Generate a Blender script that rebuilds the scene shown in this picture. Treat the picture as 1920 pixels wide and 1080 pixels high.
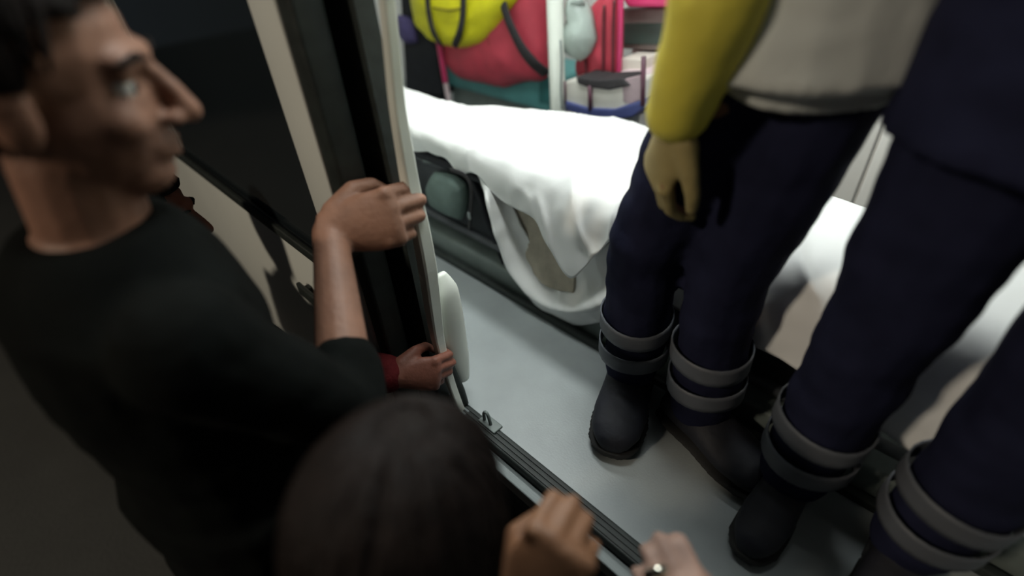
import bpy, bmesh, math, random
from mathutils import Vector, Matrix, noise
random.seed(7)
for o in list(bpy.data.objects): bpy.data.objects.remove(o)
scene = bpy.context.scene
COL = scene.collection
V = Vector

# ------------------------------------------------------------------ camera
# focal length and attitude solved from the vanishing points of the door sill and of the uprights
F = 969.0
UP = -V((85, -1240, -969)).normalized()
AX = -V((-1188, 676, -969)).normalized()
AX = (AX - UP * AX.dot(UP)).normalized()
AY = UP.cross(AX)
ROT = Matrix((AX, AY, UP))                      # camera vector -> world vector
CAM = V((0.632, -0.461, 1.0))
cd = bpy.data.cameras.new('camera')
cam = bpy.data.objects.new('camera', cd); COL.objects.link(cam)
cam.matrix_world = Matrix.Translation(CAM) @ ROT.to_4x4()
cd.sensor_width = 36; cd.lens = F / 1920 * 36
cd.clip_start = 0.02; cd.clip_end = 60
cd.dof.use_dof = True; cd.dof.focus_distance = 1.12; cd.dof.aperture_fstop = 0.9
scene.camera = cam

# ------------------------------------------------------------------ world, lights, exposure
w = bpy.data.worlds.new('night'); scene.world = w; w.use_nodes = True
w.node_tree.nodes['Background'].inputs[0].default_value = (0.02, 0.025, 0.03, 1)
w.node_tree.nodes['Background'].inputs[1].default_value = 0.5
vs = scene.view_settings
vs.view_transform = 'Standard'; vs.look = 'None'; vs.gamma = 1; vs.exposure = 0.0; vs.use_curve_mapping = False

def area(name, loc, sx, sy, power, col, rot=(0, 0, 0)):
    l = bpy.data.lights.new(name, 'AREA'); l.shape = 'RECTANGLE'; l.size = sx; l.size_y = sy
    l.energy = power; l.color = col
    o = bpy.data.objects.new(name, l); COL.objects.link(o); o.location = loc; o.rotation_euler = rot
    return o
CEIL = 1.86
area('ceiling_lamp_light', (-0.35, 0.78, CEIL - 0.05), 1.5, 0.16, 16, (0.95, 1.0, 0.98))
area('ceiling_lamp_light', (0.08, 0.20, CEIL - 0.05), 0.9, 0.16, 8.5, (0.95, 1.0, 0.98))  # added near the door to brighten the sheet front and pole
sl = bpy.data.lights.new('added_street_light', 'SPOT'); sl.energy = 400; sl.color = (1.0, 0.86, 0.68)  # added outside light for the van door and the hands
sl.spot_size = math.radians(100); sl.shadow_soft_size = 0.25
slo = bpy.data.objects.new('added_street_light', sl); COL.objects.link(slo)
slo.location = (-1.0, -4.3, 3.55); slo.rotation_euler = (V((-0.1, -0.2, 0.0)) - slo.location).to_track_quat('-Z', 'Y').to_euler()

# ------------------------------------------------------------------ helpers
def at(u, v, x=None, y=None, z=None, t=None):
    """world point seen at pixel (u, v) on a plane x=, y= or z= of the place (or at depth t)"""
    d = ROT @ V(((u - 960) / F, -(v - 540) / F, -1))
    if t is None:
        if x is not None: t = (x - CAM.x) / d.x
        elif y is not None: t = (y - CAM.y) / d.y
        else: t = (z - CAM.z) / d.z
    return CAM + d * t

MATS = {}
def mat(name, col, rough=0.6, metal=0.0, var=0.12, scale=18.0, bump=0.0, bscale=60.0, emit=None, spec=0.5, coat=0.0, stretch=None, trans=0.0):
    if name in MATS: return MATS[name]
    m = bpy.data.materials.new(name); m.use_nodes = True
    nt = m.node_tree; b = nt.nodes['Principled BSDF']
    tc = nt.nodes.new('ShaderNodeTexCoord')
    src = tc.outputs['Object']
    if stretch:
        mp = nt.nodes.new('ShaderNodeMapping'); mp.inputs['Scale'].default_value = stretch
        nt.links.new(src, mp.inputs[0]); src = mp.outputs[0]
    nz = nt.nodes.new('ShaderNodeTexNoise'); nz.inputs['Scale'].default_value = scale; nz.inputs['Detail'].default_value = 5
    nt.links.new(src, nz.inputs['Vector'])
    cr = nt.nodes.new('ShaderNodeValToRGB')
    c = V(col)
    cr.color_ramp.elements[0].position = 0.3; cr.color_ramp.elements[1].position = 0.7
    cr.color_ramp.elements[0].color = (*(c * (1 - var)), 1)
    cr.color_ramp.elements[1].color = (*[min(1, k * (1 + var)) for k in c], 1)
    nt.links.new(nz.outputs['Fac'], cr.inputs[0]); nt.links.new(cr.outputs[0], b.inputs['Base Color'])
    b.inputs['Roughness'].default_value = rough; b.inputs['Metallic'].default_value = metal
    b.inputs['Specular IOR Level'].default_value = spec; b.inputs['Coat Weight'].default_value = coat
    if trans: b.inputs['Transmission Weight'].default_value = trans
    if bump:
        n2 = nt.nodes.new('ShaderNodeTexNoise'); n2.inputs['Scale'].default_value = bscale; n2.inputs['Detail'].default_value = 4
        nt.links.new(src, n2.inputs['Vector'])
        bp = nt.nodes.new('ShaderNodeBump'); bp.inputs['Strength'].default_value = bump; bp.inputs['Distance'].default_value = 0.01
        nt.links.new(n2.outputs['Fac'], bp.inputs['Height']); nt.links.new(bp.outputs[0], b.inputs['Normal'])
    if emit:
        b.inputs['Emission Color'].default_value = (*emit[0], 1); b.inputs['Emission Strength'].default_value = emit[1]
    MATS[name] = m
    return m

M_floor = mat('grey_vinyl', (0.30, 0.33, 0.335), 0.38, var=0.10, scale=7, bump=0.05, bscale=220)
M_wall = mat('white_wall_panel', (0.72, 0.72, 0.70), 0.45, var=0.03, scale=4)
M_pink = mat('pale_pink_panel', (0.62, 0.50, 0.52), 0.45, var=0.05, scale=5)
M_white = mat('white_plastic', (0.80, 0.84, 0.77), 0.35, var=0.04, scale=10)
M_offw = mat('offwhite_paint', (0.60, 0.63, 0.55), 0.4, var=0.06, scale=12)
M_door = mat('white_van_paint', (0.80, 0.83, 0.78), 0.35, var=0.04, scale=3, coat=0.2)
M_rubber = mat('black_rubber', (0.018, 0.024, 0.022), 0.6, var=0.3, scale=30, bump=0.1)
M_black = mat('black_metal', (0.012, 0.013, 0.018), 0.6, var=0.25, scale=20, spec=.25)
M_dgrey = mat('dark_grey_plastic', (0.055, 0.06, 0.068), 0.5, var=0.25, scale=14)
M_mgrey = mat('mid_grey_plastic', (0.16, 0.19, 0.18), 0.5, var=0.15, scale=14)
M_green = mat('grey_green_fabric', (0.12, 0.17, 0.155), 0.75, var=0.15, scale=25, bump=0.2)
M_alu = mat('aluminium', (0.22, 0.25, 0.25), 0.55, metal=0.1, var=0.08, scale=40, stretch=(1, 12, 12))
M_sheet = mat('white_sheet', (0.88, 0.89, 0.88), 0.85, var=0.015, scale=9, bump=0.04, bscale=45)
M_cream = mat('cream_blanket', (0.50, 0.45, 0.36), 0.95, var=0.12, scale=30, bump=0.3, bscale=160)
M_teal = mat('teal_vinyl', (0.09, 0.29, 0.29), 0.45, var=0.12, scale=9)
M_red = mat('red_nylon', (0.50, 0.05, 0.08), 0.6, var=0.18, scale=9, bump=0.2, bscale=30)
M_yel = mat('yellow_nylon', (0.70, 0.66, 0.01), 0.55, var=0.12, scale=9, bump=0.2, bscale=30)
M_hiv = mat('high_visibility_yellow', (0.86, 0.76, 0.10), 0.6, var=0.08, scale=12, bump=0.2, bscale=30)
M_strap = mat('black_webbing', (0.02, 0.018, 0.02), 0.8, var=0.25, scale=60)
M_navyblue = mat('blue_plastic', (0.06, 0.075, 0.21), 0.4, var=0.12, scale=15)
M_magenta = mat('magenta_plastic', (0.60, 0.05, 0.16), 0.4, var=0.08, scale=8)
M_purple = mat('purple_fabric', (0.075, 0.06, 0.17), 0.8, var=0.2, scale=20)
M_screen = mat('dark_green_screen', (0.05, 0.075, 0.065), 0.3, var=0.15, scale=6)
M_bag = mat('grey_green_plastic_bag', (0.36, 0.42, 0.39), 0.35, var=0.08, scale=8, bump=0.3, bscale=25)
M_glass = mat('tinted_glass', (0.018, 0.024, 0.028), 0.08, var=0.05, scale=3, coat=0.5)
M_navy = mat('navy_cloth', (0.016, 0.018, 0.042), 0.85, var=0.25, scale=14, bump=0.35, bscale=22, spec=0.08)
M_reflect = mat('silver_reflective_tape', (0.11, 0.12, 0.14), 0.55, metal=0.1, var=0.06, scale=30)
M_boot = mat('black_boot_leather', (0.010, 0.011, 0.018), 0.7, var=0.3, scale=20, bump=0.15)
M_sole = mat('boot_sole_rubber', (0.012, 0.012, 0.012), 0.8, var=0.2, scale=20)
M_shirt = mat('white_uniform_cloth', (0.70, 0.73, 0.70), 0.85, var=0.05, scale=10, bump=0.3, bscale=20)
M_coat = mat('black_coat_cloth', (0.005, 0.006, 0.0055), 0.9, var=0.3, scale=14, bump=0.3, bscale=25, spec=0.08)
M_coat2 = mat('black_brown_coat_cloth', (0.012, 0.010, 0.009), 0.9, var=0.3, scale=14, bump=0.3, bscale=25, spec=0.08)
M_maroon = mat('maroon_knit', (0.11, 0.016, 0.018), 0.9, var=0.3, scale=30, bump=0.4, bscale=90, spec=0.08)
M_trs = mat('dark_jeans', (0.014, 0.016, 0.022), 0.9, var=0.3, scale=18, bump=0.2, spec=0.08)
M_shoe = mat('dark_shoe_leather', (0.016, 0.014, 0.013), 0.5, var=0.2, scale=20)
M_skinA = mat('brown_skin', (0.27, 0.135, 0.088), 0.55, var=0.16, scale=24, bump=0.12, bscale=120)
M_skinB = mat('reddish_brown_skin', (0.25, 0.095, 0.065), 0.55, var=0.18, scale=26, bump=0.12, bscale=120)
M_skinC = mat('tan_skin', (0.26, 0.125, 0.065), 0.55, var=0.16, scale=24, bump=0.12, bscale=120)
M_skinD = mat('pale_skin', (0.46, 0.29, 0.23), 0.55, var=0.12, scale=24, bump=0.12, bscale=120)
M_glove = mat('khaki_glove', (0.36, 0.29, 0.12), 0.7, var=0.12, scale=24)
M_hair = mat('dark_brown_hair', (0.010, 0.0065, 0.0055), 0.6, var=0.35, scale=14, bump=0.5, bscale=30, stretch=(5, 5, 0.7), spec=0.15)
M_hairb = mat('black_hair', (0.006, 0.006, 0.006), 0.5, var=0.35, scale=14, bump=0.5, bscale=30, stretch=(5, 5, 0.7), spec=0.15)
M_eye = mat('eye_white', (0.7, 0.68, 0.64), 0.2, var=0.02)
M_iris = mat('dark_iris', (0.02, 0.012, 0.008), 0.2, var=0.1)
M_metal = mat('polished_metal', (0.72, 0.70, 0.60), 0.14, metal=1.0, var=0.08, scale=60)
M_olive = mat('olive_cloth', (0.055, 0.055, 0.022), 0.9, var=0.25, scale=20, bump=0.3, spec=0.08)
M_ground = mat('dark_asphalt', (0.035, 0.036, 0.034), 0.75, var=0.12, scale=4, bump=0.2, bscale=60)
M_lampglow = mat('lamp_diffuser', (0.9, 0.9, 0.9), 0.5, var=0.01, emit=((0.95, 1.0, 0.98), 6.0))
M_addedglow = mat('added_lamp_glow', (0.9, 0.85, 0.7), 0.5, var=0.01, emit=((1.0, 0.86, 0.68), 12.0))  # glow of the added lamp outside

def link(name, me, m, parent=None):
    o = bpy.data.objects.new(name, me); COL.objects.link(o)
    if m: 
        me.materials.clear(); me.materials.append(m)
    if parent is not None:
        o.parent = parent
        o.matrix_parent_inverse = Matrix.Translation(parent.location).inverted()
    return o
def tag(o, label, cat, group=None, kind=None):
    o['label'] = label; o['category'] = cat
    if group: o['group'] = group
    if kind: o['kind'] = kind
    return o
def struct(o, label=None, cat=None):
    o['kind'] = 'structure'
    if label: o['label'] = label
    if cat: o['category'] = cat
    return o
def empty(name, loc):
    o = bpy.data.objects.new(name, None); COL.objects.link(o); o.location = loc; o.empty_display_size = 0.05
    return o
def smooth(me):
    for p in me.polygons: p.use_smooth = True
def recalc(me):
    bm = bmesh.new(); bm.from_mesh(me); bmesh.ops.recalc_face_normals(bm, faces=bm.faces); bm.to_mesh(me); bm.free()
def box(name, lo, hi, m, parent=None, bev=0.0, seg=2):
    bm = bmesh.new(); bmesh.ops.create_cube(bm, size=1)
    lo = V(lo); hi = V(hi)
    for v in bm.verts: v.co = V([lo[i] + (v.co[i] + .5) * (hi[i] - lo[i]) for i in range(3)])
    if bev: bmesh.ops.bevel(bm, geom=list(bm.edges), offset=bev, segments=seg, affect='EDGES', profile=0.6)
    me = bpy.data.meshes.new(name); bm.to_mesh(me); bm.free()
    if bev: smooth(me)
    return link(name, me, m, parent)
def catmull(pts, n):
    pts = [V(p) for p in pts]
    out = []
    L = len(pts)
    for i in range(n):
        t = i / (n - 1) * (L - 1); k = min(int(t), L - 2); f = t - k
        p0 = pts[max(k - 1, 0)]; p1 = pts[k]; p2 = pts[k + 1]; p3 = pts[min(k + 2, L - 1)]
        out.append(0.5 * ((2 * p1) + (p2 - p0) * f + (2 * p0 - 5 * p1 + 4 * p2 - p3) * f * f + (3 * p1 - p0 - 3 * p2 + p3) * f ** 3))
    return out
def frames(path):
    T = []
    for i in range(len(path)):
        T.append((path[min(i + 1, len(path) - 1)] - path[max(i - 1, 0)]).normalized())
    ref = V((0, 0, 1)) if abs(T[0].z) < 0.9 else V((0, 1, 0))
    N = []
    nrm = (ref - T[0] * ref.dot(T[0])).normalized()
    for t in T:
        nrm = (nrm - t * nrm.dot(t)).normalized(); N.append(nrm)
    return T, N
def add_tube(vs_, fs_, path, rad, seg=10, flat=None, nref=None, cap=True):
    """swept tube; rad: list or float; flat: thickness factor on the second axis; nref: fixed first axis"""
    T, N = frames(path)
    b0 = len(vs_)
    n = len(path)
    for i, p in enumerate(path):
        r = rad[i] if isinstance(rad, (list, tuple)) else rad
        a = N[i]
        if nref is not None:
            a = (V(nref) - T[i] * V(nref).dot(T[i])).normalized()
        b = T[i].cross(a)
        for k in range(seg):
            q = 2 * math.pi * k / seg
            vs_.append(p + a * (math.cos(q) * r) + b * (math.sin(q) * r * (flat or 1)))
    for i in range(n - 1):
        for k in range(seg):
            k2 = (k + 1) % seg
            fs_.append((b0 + i * seg + k, b0 + i * seg + k2, b0 + (i + 1) * seg + k2, b0 + (i + 1) * seg + k))
    if cap:
        fs_.append(tuple(b0 + k for k in range(seg))[::-1]); fs_.append(tuple(b0 + (n - 1) * seg + k for k in range(seg)))
def tube(name, pts, rad, m, parent=None, n=None, seg=10, flat=None, nref=None):
    path = catmull(pts, n) if n else [V(p) for p in pts]
    if isinstance(rad, (list, tuple)) and n:
        r2 = []
        for i in range(n):
            t = i / (n - 1) * (len(rad) - 1); k = min(int(t), len(rad) - 2); r2.append(rad[k] + (rad[k + 1] - rad[k]) * (t - k))
        rad = r2
    vs_, fs_ = [], []
    add_tube(vs_, fs_, path, rad, seg, flat, nref)
    me = bpy.data.meshes.new(name); me.from_pydata(vs_, [], fs_); smooth(me); recalc(me)
    return link(name, me, m, parent)
def loft(name, curves, nu, nv, m, parent=None, thick=0.004, nz=0.0, nscale=6.0, seed=0, crease=0.0):
    """cloth surface through a family of curves"""
    cs = [catmull(c, nu) for c in curves]
    rows = []
    for i in range(nu):
        rows.append(catmull([c[i] for c in cs], nv))
    verts = []
    for i in range(nu):
        for j in range(nv):
            p = rows[i][j].copy()
            if nz:
                q = p * nscale + V((seed, 0, 0))
                p += V((noise.noise(q), noise.noise(q + V((31, 7, 3))), noise.noise(q + V((5, 77, 13))))) * nz
                q = p * nscale * 2.7 + V((seed, 9, 0))
                p += V((noise.noise(q), noise.noise(q + V((31, 7, 3))), noise.noise(q + V((5, 77, 13))))) * nz * 0.4
            if crease:
                q = V((p.x * 7 + p.z * 3, p.y * 3, p.z * 2.5 - p.x * 2)) + V((seed, 0, 0))
                k = max(0.0, 1 - abs(noise.noise(q)) * 4.5)
                p += V((.1, -.6, .6)) * (crease * k * k * (1 if 0 < j < nv - 1 else .4))
            verts.append(p)
    faces = [(i * nv + j, (i + 1) * nv + j, (i + 1) * nv + j + 1, i * nv + j + 1) for i in range(nu - 1) for j in range(nv - 1)]
    me = bpy.data.meshes.new(name); me.from_pydata(verts, [], faces); smooth(me); recalc(me)
    o = link(name, me, m, parent)
    md = o.modifiers.new('thickness', 'SOLIDIFY'); md.thickness = thick; md.offset = 0
    return o
def pillow(name, outline, depth, m, parent=None, rings=6, push=V((0, -1, 0)), nz=0.0, power=0.5):
    """a puffy closed body: world outline bulging along push on the front, flat-ish behind"""
    n = 4 * len(outline)
    ol = [V(p) for p in outline]
    cl = ol + ol[:1]
    pts = []
    L = len(ol)
    for i in range(n):
        t = i / n * L; k = int(t); f = t - k
        p0, p1, p2, p3 = ol[(k - 1) % L], ol[k], ol[(k + 1) % L], ol[(k + 2) % L]
        # light rounding only
        cm = 0.5 * ((2 * p1) + (p2 - p0) * f + (2 * p0 - 5 * p1 + 4 * p2 - p3) * f * f + (3 * p1 - p0 - 3 * p2 + p3) * f ** 3)
        pts.append(cm * 0.45 + p1.lerp(p2, f) * 0.55)
    c = sum(pts, V()) / n
    vs_, fs_ = [], []
    def ring(s, off):
        b = len(vs_)
        for p in pts:
            q = c + (p - c) * s + push * off
            if nz: q = q + push * (noise.noise(q * 14) * nz)
            vs_.append(q)
        return b
    bs = []
    for i in range(rings):
        a = i / rings
        bs.append(ring(1 - a * 0.97, depth * (1 - (1 - a) ** 2) ** power if i else 0))
    for i in range(len(bs) - 1):
        for k in range(n):
            fs_.append((bs[i] + k, bs[i] + (k + 1) % n, bs[i + 1] + (k + 1) % n, bs[i + 1] + k))
    fs_.append(tuple(bs[-1] + k for k in range(n)))
    back = ring(0.95, -depth * 0.5)
    for k in range(n): fs_.append((bs[0] + (k + 1) % n, bs[0] + k, back + k, back + (k + 1) % n))
    fs_.append(tuple(back + k for k in range(n))[::-1])
    me = bpy.data.meshes.new(name); me.from_pydata(vs_, [], fs_); smooth(me); recalc(me)
    return link(name, me, m, parent)
def slab(name, outline, dvec, m, parent=None, bev=0.006):
    """an outline (world points) extruded by dvec, bevelled"""
    bm = bmesh.new()
    a = [bm.verts.new(V(p)) for p in outline]; b = [bm.verts.new(V(p) + V(dvec)) for p in outline]
    n = len(a)
    bm.faces.new(a); bm.faces.new(b[::-1])
    for k in range(n): bm.faces.new((a[k], b[k], b[(k + 1) % n], a[(k + 1) % n]))
    bmesh.ops.recalc_face_normals(bm, faces=bm.faces)
    if bev: bmesh.ops.bevel(bm, geom=list(bm.edges), offset=bev, segments=2, affect='EDGES', profile=0.6)
    me = bpy.data.meshes.new(name); bm.to_mesh(me); bm.free()
    return link(name, me, m, parent)

# ================================================================== SETTING
GZ = -0.62
YB = 1.55            # far side wall
X0, X1 = -2.5, 2.2   # ends of the compartment
struct(box('ground', (-9, -9, GZ - 0.1), (9, 9, GZ), M_ground), 'dark asphalt ground outside the ambulance', 'ground')
struct(box('floor', (X0, 0.0, -0.06), (X1, YB, 0.0), M_floor), 'grey vinyl floor of the ambulance', 'floor')
struct(box('wall_back', (X0, YB, 0), (X1, YB + 0.04, CEIL), M_wall), 'white far side wall behind the bench', 'wall')
struct(box('wall_left', (X0 - 0.04, -0.03, 0), (X0, YB + 0.04, CEIL), M_wall), 'white end wall of the ambulance', 'wall')
struct(box('wall_right', (X1, -0.03, 0), (X1 + 0.04, YB + 0.04, CEIL), M_wall), 'white end wall behind the navy trousers', 'wall')
struct(box('ceiling', (X0, -0.03, CEIL), (X1, YB + 0.04, CEIL + 0.05), M_wall), 'white ceiling of the ambulance', 'ceiling')
DX0, DX1 = -0.12, 1.35   # side door opening
o = struct(box('wall_front', (X0, -0.035, -0.3), (-0.42, -0.001, CEIL + 0.05), M_door), 'white outer side of the ambulance', 'wall')
box('side_panel', (DX1, -0.035, -0.3), (X1, -0.001, CEIL + 0.05), M_door, o)
box('door_pillar', (-0.42, -0.030, -0.3), (DX0 - 0.005, 0.004, CEIL + 0.05), M_rubber, o)
box('door_header', (DX0, -0.035, 1.72), (DX1, -0.001, CEIL + 0.05), M_door, o)
box('lower_skirt', (DX0, -0.0345, -0.3), (DX1, -0.0015, -0.06), M_rubber, o)
# sill strips
o = struct(box('trim_1', (DX0 + 0.04, -0.034, -0.03), (DX1, 0.006, 0.012), M_rubber, bev=0.004), 'black rubber strip along the door sill', 'trim')
for k in range(3):
    box('rib', (DX0 + 0.05, -0.028 + k * 0.011, 0.011), (DX1 - 0.01, -0.0235 + k * 0.011, 0.0145), M_rubber, o)
o = struct(box('trim_2', (DX0 + 0.04, -0.062, -0.05), (DX1, -0.034, -0.012), M_alu, bev=0.003), 'thin grey metal strip below the black door sill', 'trim')
# entry step, black
o = struct(box('trim_3', (DX0 + 0.1, -0.17, -0.34), (DX1 - 0.05, -0.064, -0.28), M_rubber, bev=0.006), 'black entry step under the door sill', 'step')
for k in range(4):
    box('tread_bar', (DX0 + 0.12, -0.16 + k * 0.024, -0.281), (DX1 - 0.07, -0.15 + k * 0.024, -0.274), M_dgrey, o)

# open sliding door with tinted window, left of the opening
dr = empty('door_1', (-0.8, -0.1, -0.35)); struct(dr, 'open white sliding door with tinted window, left of pole', 'door')
box('door_panel', (-1.45, -0.115, -0.35), (-0.20, -0.075, 0.36), M_door, dr, bev=0.012)
box('door_panel', (-1.45, -0.115, 0.90), (-0.20, -0.075, 1.75), M_door, dr, bev=0.012)
box('door_post', (-1.45, -0.114, 0.36), (-1.33, -0.076, 0.90), M_door, dr, bev=0.004)
box('door_post', (-0.30, -0.114, 0.36), (-0.20, -0.076, 0.90), M_door, dr, bev=0.004)
box('window_pane', (-1.33, -0.102, 0.36), (-0.30, -0.092, 0.90), M_glass, dr)
box('window_seal', (-1.345, -0.122, 0.345), (-0.285, -0.108, 0.372), M_rubber, dr, bev=0.004)
box('window_seal', (-1.345, -0.122, 0.888), (-0.285, -0.108, 0.915), M_rubber, dr, bev=0.004)
box('edge_seal', (-0.20, -0.112, -0.35), (-0.155, -0.06, 1.75), M_rubber, dr, bev=0.008)
hd = box('door_handle', (-0.52, -0.14, 0.2), (-0.36, -0.128, 0.235), M_rubber, dr, bev=0.005)
for xx in (-0.50, -0.39): box('handle_mount', (xx, -0.13, 0.208), (xx + 0.02, -0.112, 0.228), M_rubber, hd)

# ceiling lamps: long over the stretcher, short one added to brighten sheet front and pole
for x, y, L, lab in ((-0.35, 0.78, 1.5, 'long ceiling lamp above the white stretcher'), (0.08, 0.20, 0.9, 'short added ceiling lamp above the sliding side door')):
    e = empty('ceiling_lamp', (x, y, CEIL - 0.04)); tag(e, lab, 'lamp', 'ambulance ceiling lamps')
    box('lamp_housing', (x - L / 2 - .03, y - .11, CEIL - 0.03), (x + L / 2 + .03, y + .11, CEIL), M_white, e, bev=0.008)
    box('diffuser', (x - L / 2, y - .08, CEIL - 0.042), (x + L / 2, y + .08, CEIL - 0.029), M_lampglow, e, bev=0.004)
# unseen street lamp behind the viewer, added to light the door and hands
e = empty('added_street_lamp', (-1.1, -4.6, GZ)); tag(e, 'added street lamp standing on the asphalt behind the viewer', 'lamp')
tube('lamp_post', [(-1.1, -4.6, GZ), (-1.1, -4.6, 2.2), (-1.1, -4.6, 3.6), (-1.05, -4.45, 3.75)], [0.06, 0.045, 0.04, 0.035], M_mgrey, e, n=14)
box('lamp_head', (-1.15, -4.45, 3.68), (-0.85, -4.15, 3.76), M_mgrey, e, bev=0.02)
box('lamp_glass', (-1.12, -4.42, 3.655), (-0.88, -4.18, 3.682), M_addedglow, e, bev=0.005)

# ================================================================== DOOR POLE
pp = [at(715, -60, y=-.02), at(725, 0, y=-.02), at(735, 100, y=-.02), at(745, 200, y=-.02), at(757, 275, y=-.02), at(770, 350, y=-.02), at(787, 425, y=-.02), at(801, 500, y=-.02), at(812, 580, y=-.02), at(822, 640, y=-.02), at(842, 710, y=-.02), at(868, 780, y=-.018)]
root = empty('grab_pole', (pp[-1].x, -0.02, 0.0)); tag(root, 'white upright pole at the door edge gripped by two hands', 'pole')
def bar(name, pts, wid, m, parent, n=40, off=V((0, 0, 0))):
    path = catmull(pts, n)
    vs_, fs_ = [], []
    for i, p in enumerate(path):
        t = i / (n - 1) * (len(wid) - 1); k = min(int(t), len(wid) - 2); h = wid[k] + (wid[k + 1] - wid[k]) * (t - k)
        c = min(h * 0.25, .004)
        for sx, sy in ((-h, -h + c), (-h + c, -h), (h - c, -h), (h, -h + c), (h, h - c), (h - c, h), (-h + c, h), (-h, h - c)):
            vs_.append(p + V((sx, sy, 0)) + off)
    for i in range(n - 1):
        for k in range(8): fs_.append((i * 8 + k, i * 8 + (k + 1) % 8, (i + 1) * 8 + (k + 1) % 8, (i + 1) * 8 + k))
    fs_.append(tuple(range(8))); fs_.append(tuple((n - 1) * 8 + k for k in range(8)))
    me = bpy.data.meshes.new(name); me.from_pydata(vs_, [], fs_); recalc(me)
    return link(name, me, m, parent)
top = [pp[0] + V((0, 0, .75)), pp[0] + V((0, 0, .35))] 
bar('pole_bar', top + pp, [.0085, .0085, .0085, .009, .0098, .0106, .0118, .013, .0142, .0148, .014, .0115, .009, .008], M_white, root, n=60)
bar('pole_foot', [pp[-1] + V((0, 0, .02)), pp[-1] + V((0, 0, -.004))], [.014, .018], M_alu, root, n=4)
# white moulded guard and black seal beside the foot of the pole
gp = [at(826, 512, y=.03), at(836, 545, y=.03), at(845, 590, y=.03), at(853, 635, y=.03), at(862, 675, y=.03), at(872, 712, y=.03)]
tag(tube('door_guard', gp, [.010, .030, .032, .031, .027, .012], M_white, n=22, seg=14, flat=0.55), 'white curved plastic guard beside the foot of the pole', 'guard')
sp = [at(838, 665, y=0.0), at(850, 700, y=0.0), at(862, 730, y=0.0), at(873, 757, y=0.0)]
tag(tube('door_seal', sp, [.006, .010, .012, .008], M_rubber, n=14, seg=8), 'short black rubber seal between pole foot and white guard', 'seal')
lb = at(915, 800, z=0.0)
e = empty('door_latch', (lb.x, lb.y, 0.012)); tag(e, 'small grey metal latch on the black door sill', 'latch')
box('latch_plate', (lb.x - .02, lb.y - .012, 0.012), (lb.x + .035, lb.y + .016, 0.019), M_mgrey, e, bev=.002)
tube('latch_loop', [(lb.x - .01, lb.y, .015), (lb.x - .008, lb.y, .045), (lb.x + .004, lb.y, .05), (lb.x + .012, lb.y, .015)], .004, M_mgrey, e, n=14, seg=8)

# ================================================================== STRETCHER
YF = 0.40
st = empty('stretcher', (-0.3, 0.63, 0.0)); tag(st, 'black framed ambulance stretcher under the white sheet', 'stretcher')
SX0, SX1 = -1.75, 0.95
box('floor_track', (SX0, 0.365, 0.0), (SX1, 0.385, 0.022), M_rubber, st, bev=.004)
box('base_deck', (SX0, 0.395, 0.0), (SX1, 0.78, 0.075), M_mgrey, st, bev=.012)
box('mattress', (SX0 + .1, 0.425, 0.29), (SX1 - .05, 0.70, 0.385), M_dgrey, st, bev=.025, seg=3)
for y in (0.415, 0.71):
    tube('side_rail', [(SX0, y, 0.345), (SX1, y, 0.345)], 0.016, M_black, st)
    tube('lower_rail', [(SX0, y, 0.13), (SX1, y, 0.13)], 0.014, M_dgrey, st)
for x in (-1.6, -0.93, -0.46, 0.45, 0.85):
    tube('cross_leg', [(x, 0.42, 0.34), (x + .12, 0.42, 0.08)], 0.013, M_black, st)
    tube('cross_leg', [(x, 0.705, 0.34), (x + .12, 0.705, 0.08)], 0.013, M_black, st)
box('side_panel', (-1.5, 0.47, 0.07), (0.6, 0.68, 0.33), M_dgrey, st, bev=.01)
# grey-green bag hung on the side rail, with a black strap
y = 0.40
ol = [at(815, 322, y=y), at(850, 330, y=y), at(872, 348, y=y), at(874, 380, y=y), at(866, 412, y=y), at(838, 404, y=y), at(808, 384, y=y), at(800, 350, y=y)]
bg = pillow('equipment_pouch', ol, 0.03, M_green, nz=.004); tag(bg, 'grey-green equipment pouch hanging on the dark side of the stretcher', 'pouch')
tube('strap', [at(845, 318, y=y - .03), at(872, 330, y=y - .035), at(884, 360, y=y - .035), at(880, 430, y=y - .02)], .007, M_strap, bg, n=16, seg=8, flat=.5)
box('buckle', at(880, 405, y=y - .03) - V((.006, .003, .010)), at(880, 405, y=y - .03) + V((.006, .003, .012)), M_alu, bg, bev=.001)
ol = [at(790, 285, y=.41), at(822, 288, y=.41), at(824, 308, y=.41), at(792, 306, y=.41)]
tag(slab('side_clip', ol, (0, .02, 0), M_mgrey), 'small grey clip on the stretcher rail beside the pole', 'clip')

# khaki blanket under the sheet
c0 = [at(905, 300, y=.43), at(960, 320, y=.43), at(1000, 360, y=.43), at(1050, 400, y=.43), at(1085, 420, y=.43)]
c1 = [at(925, 400, y=.42), at(965, 420, y=.42), at(1000, 450, y=.42), at(1045, 480, y=.42), at(1085, 490, y=.42)]
c2 = [at(945, 460, y=.405), at(985, 500, y=.40), at(1020, 530, y=.39), at(1050, 545, y=.39), at(1078, 548, y=.39)]
tag(loft('blanket', [c0, c1, c2], 40, 20, M_cream, thick=.01, nz=.006, nscale=14), 'beige blanket showing in the fold of the white sheet', 'blanket')

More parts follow.
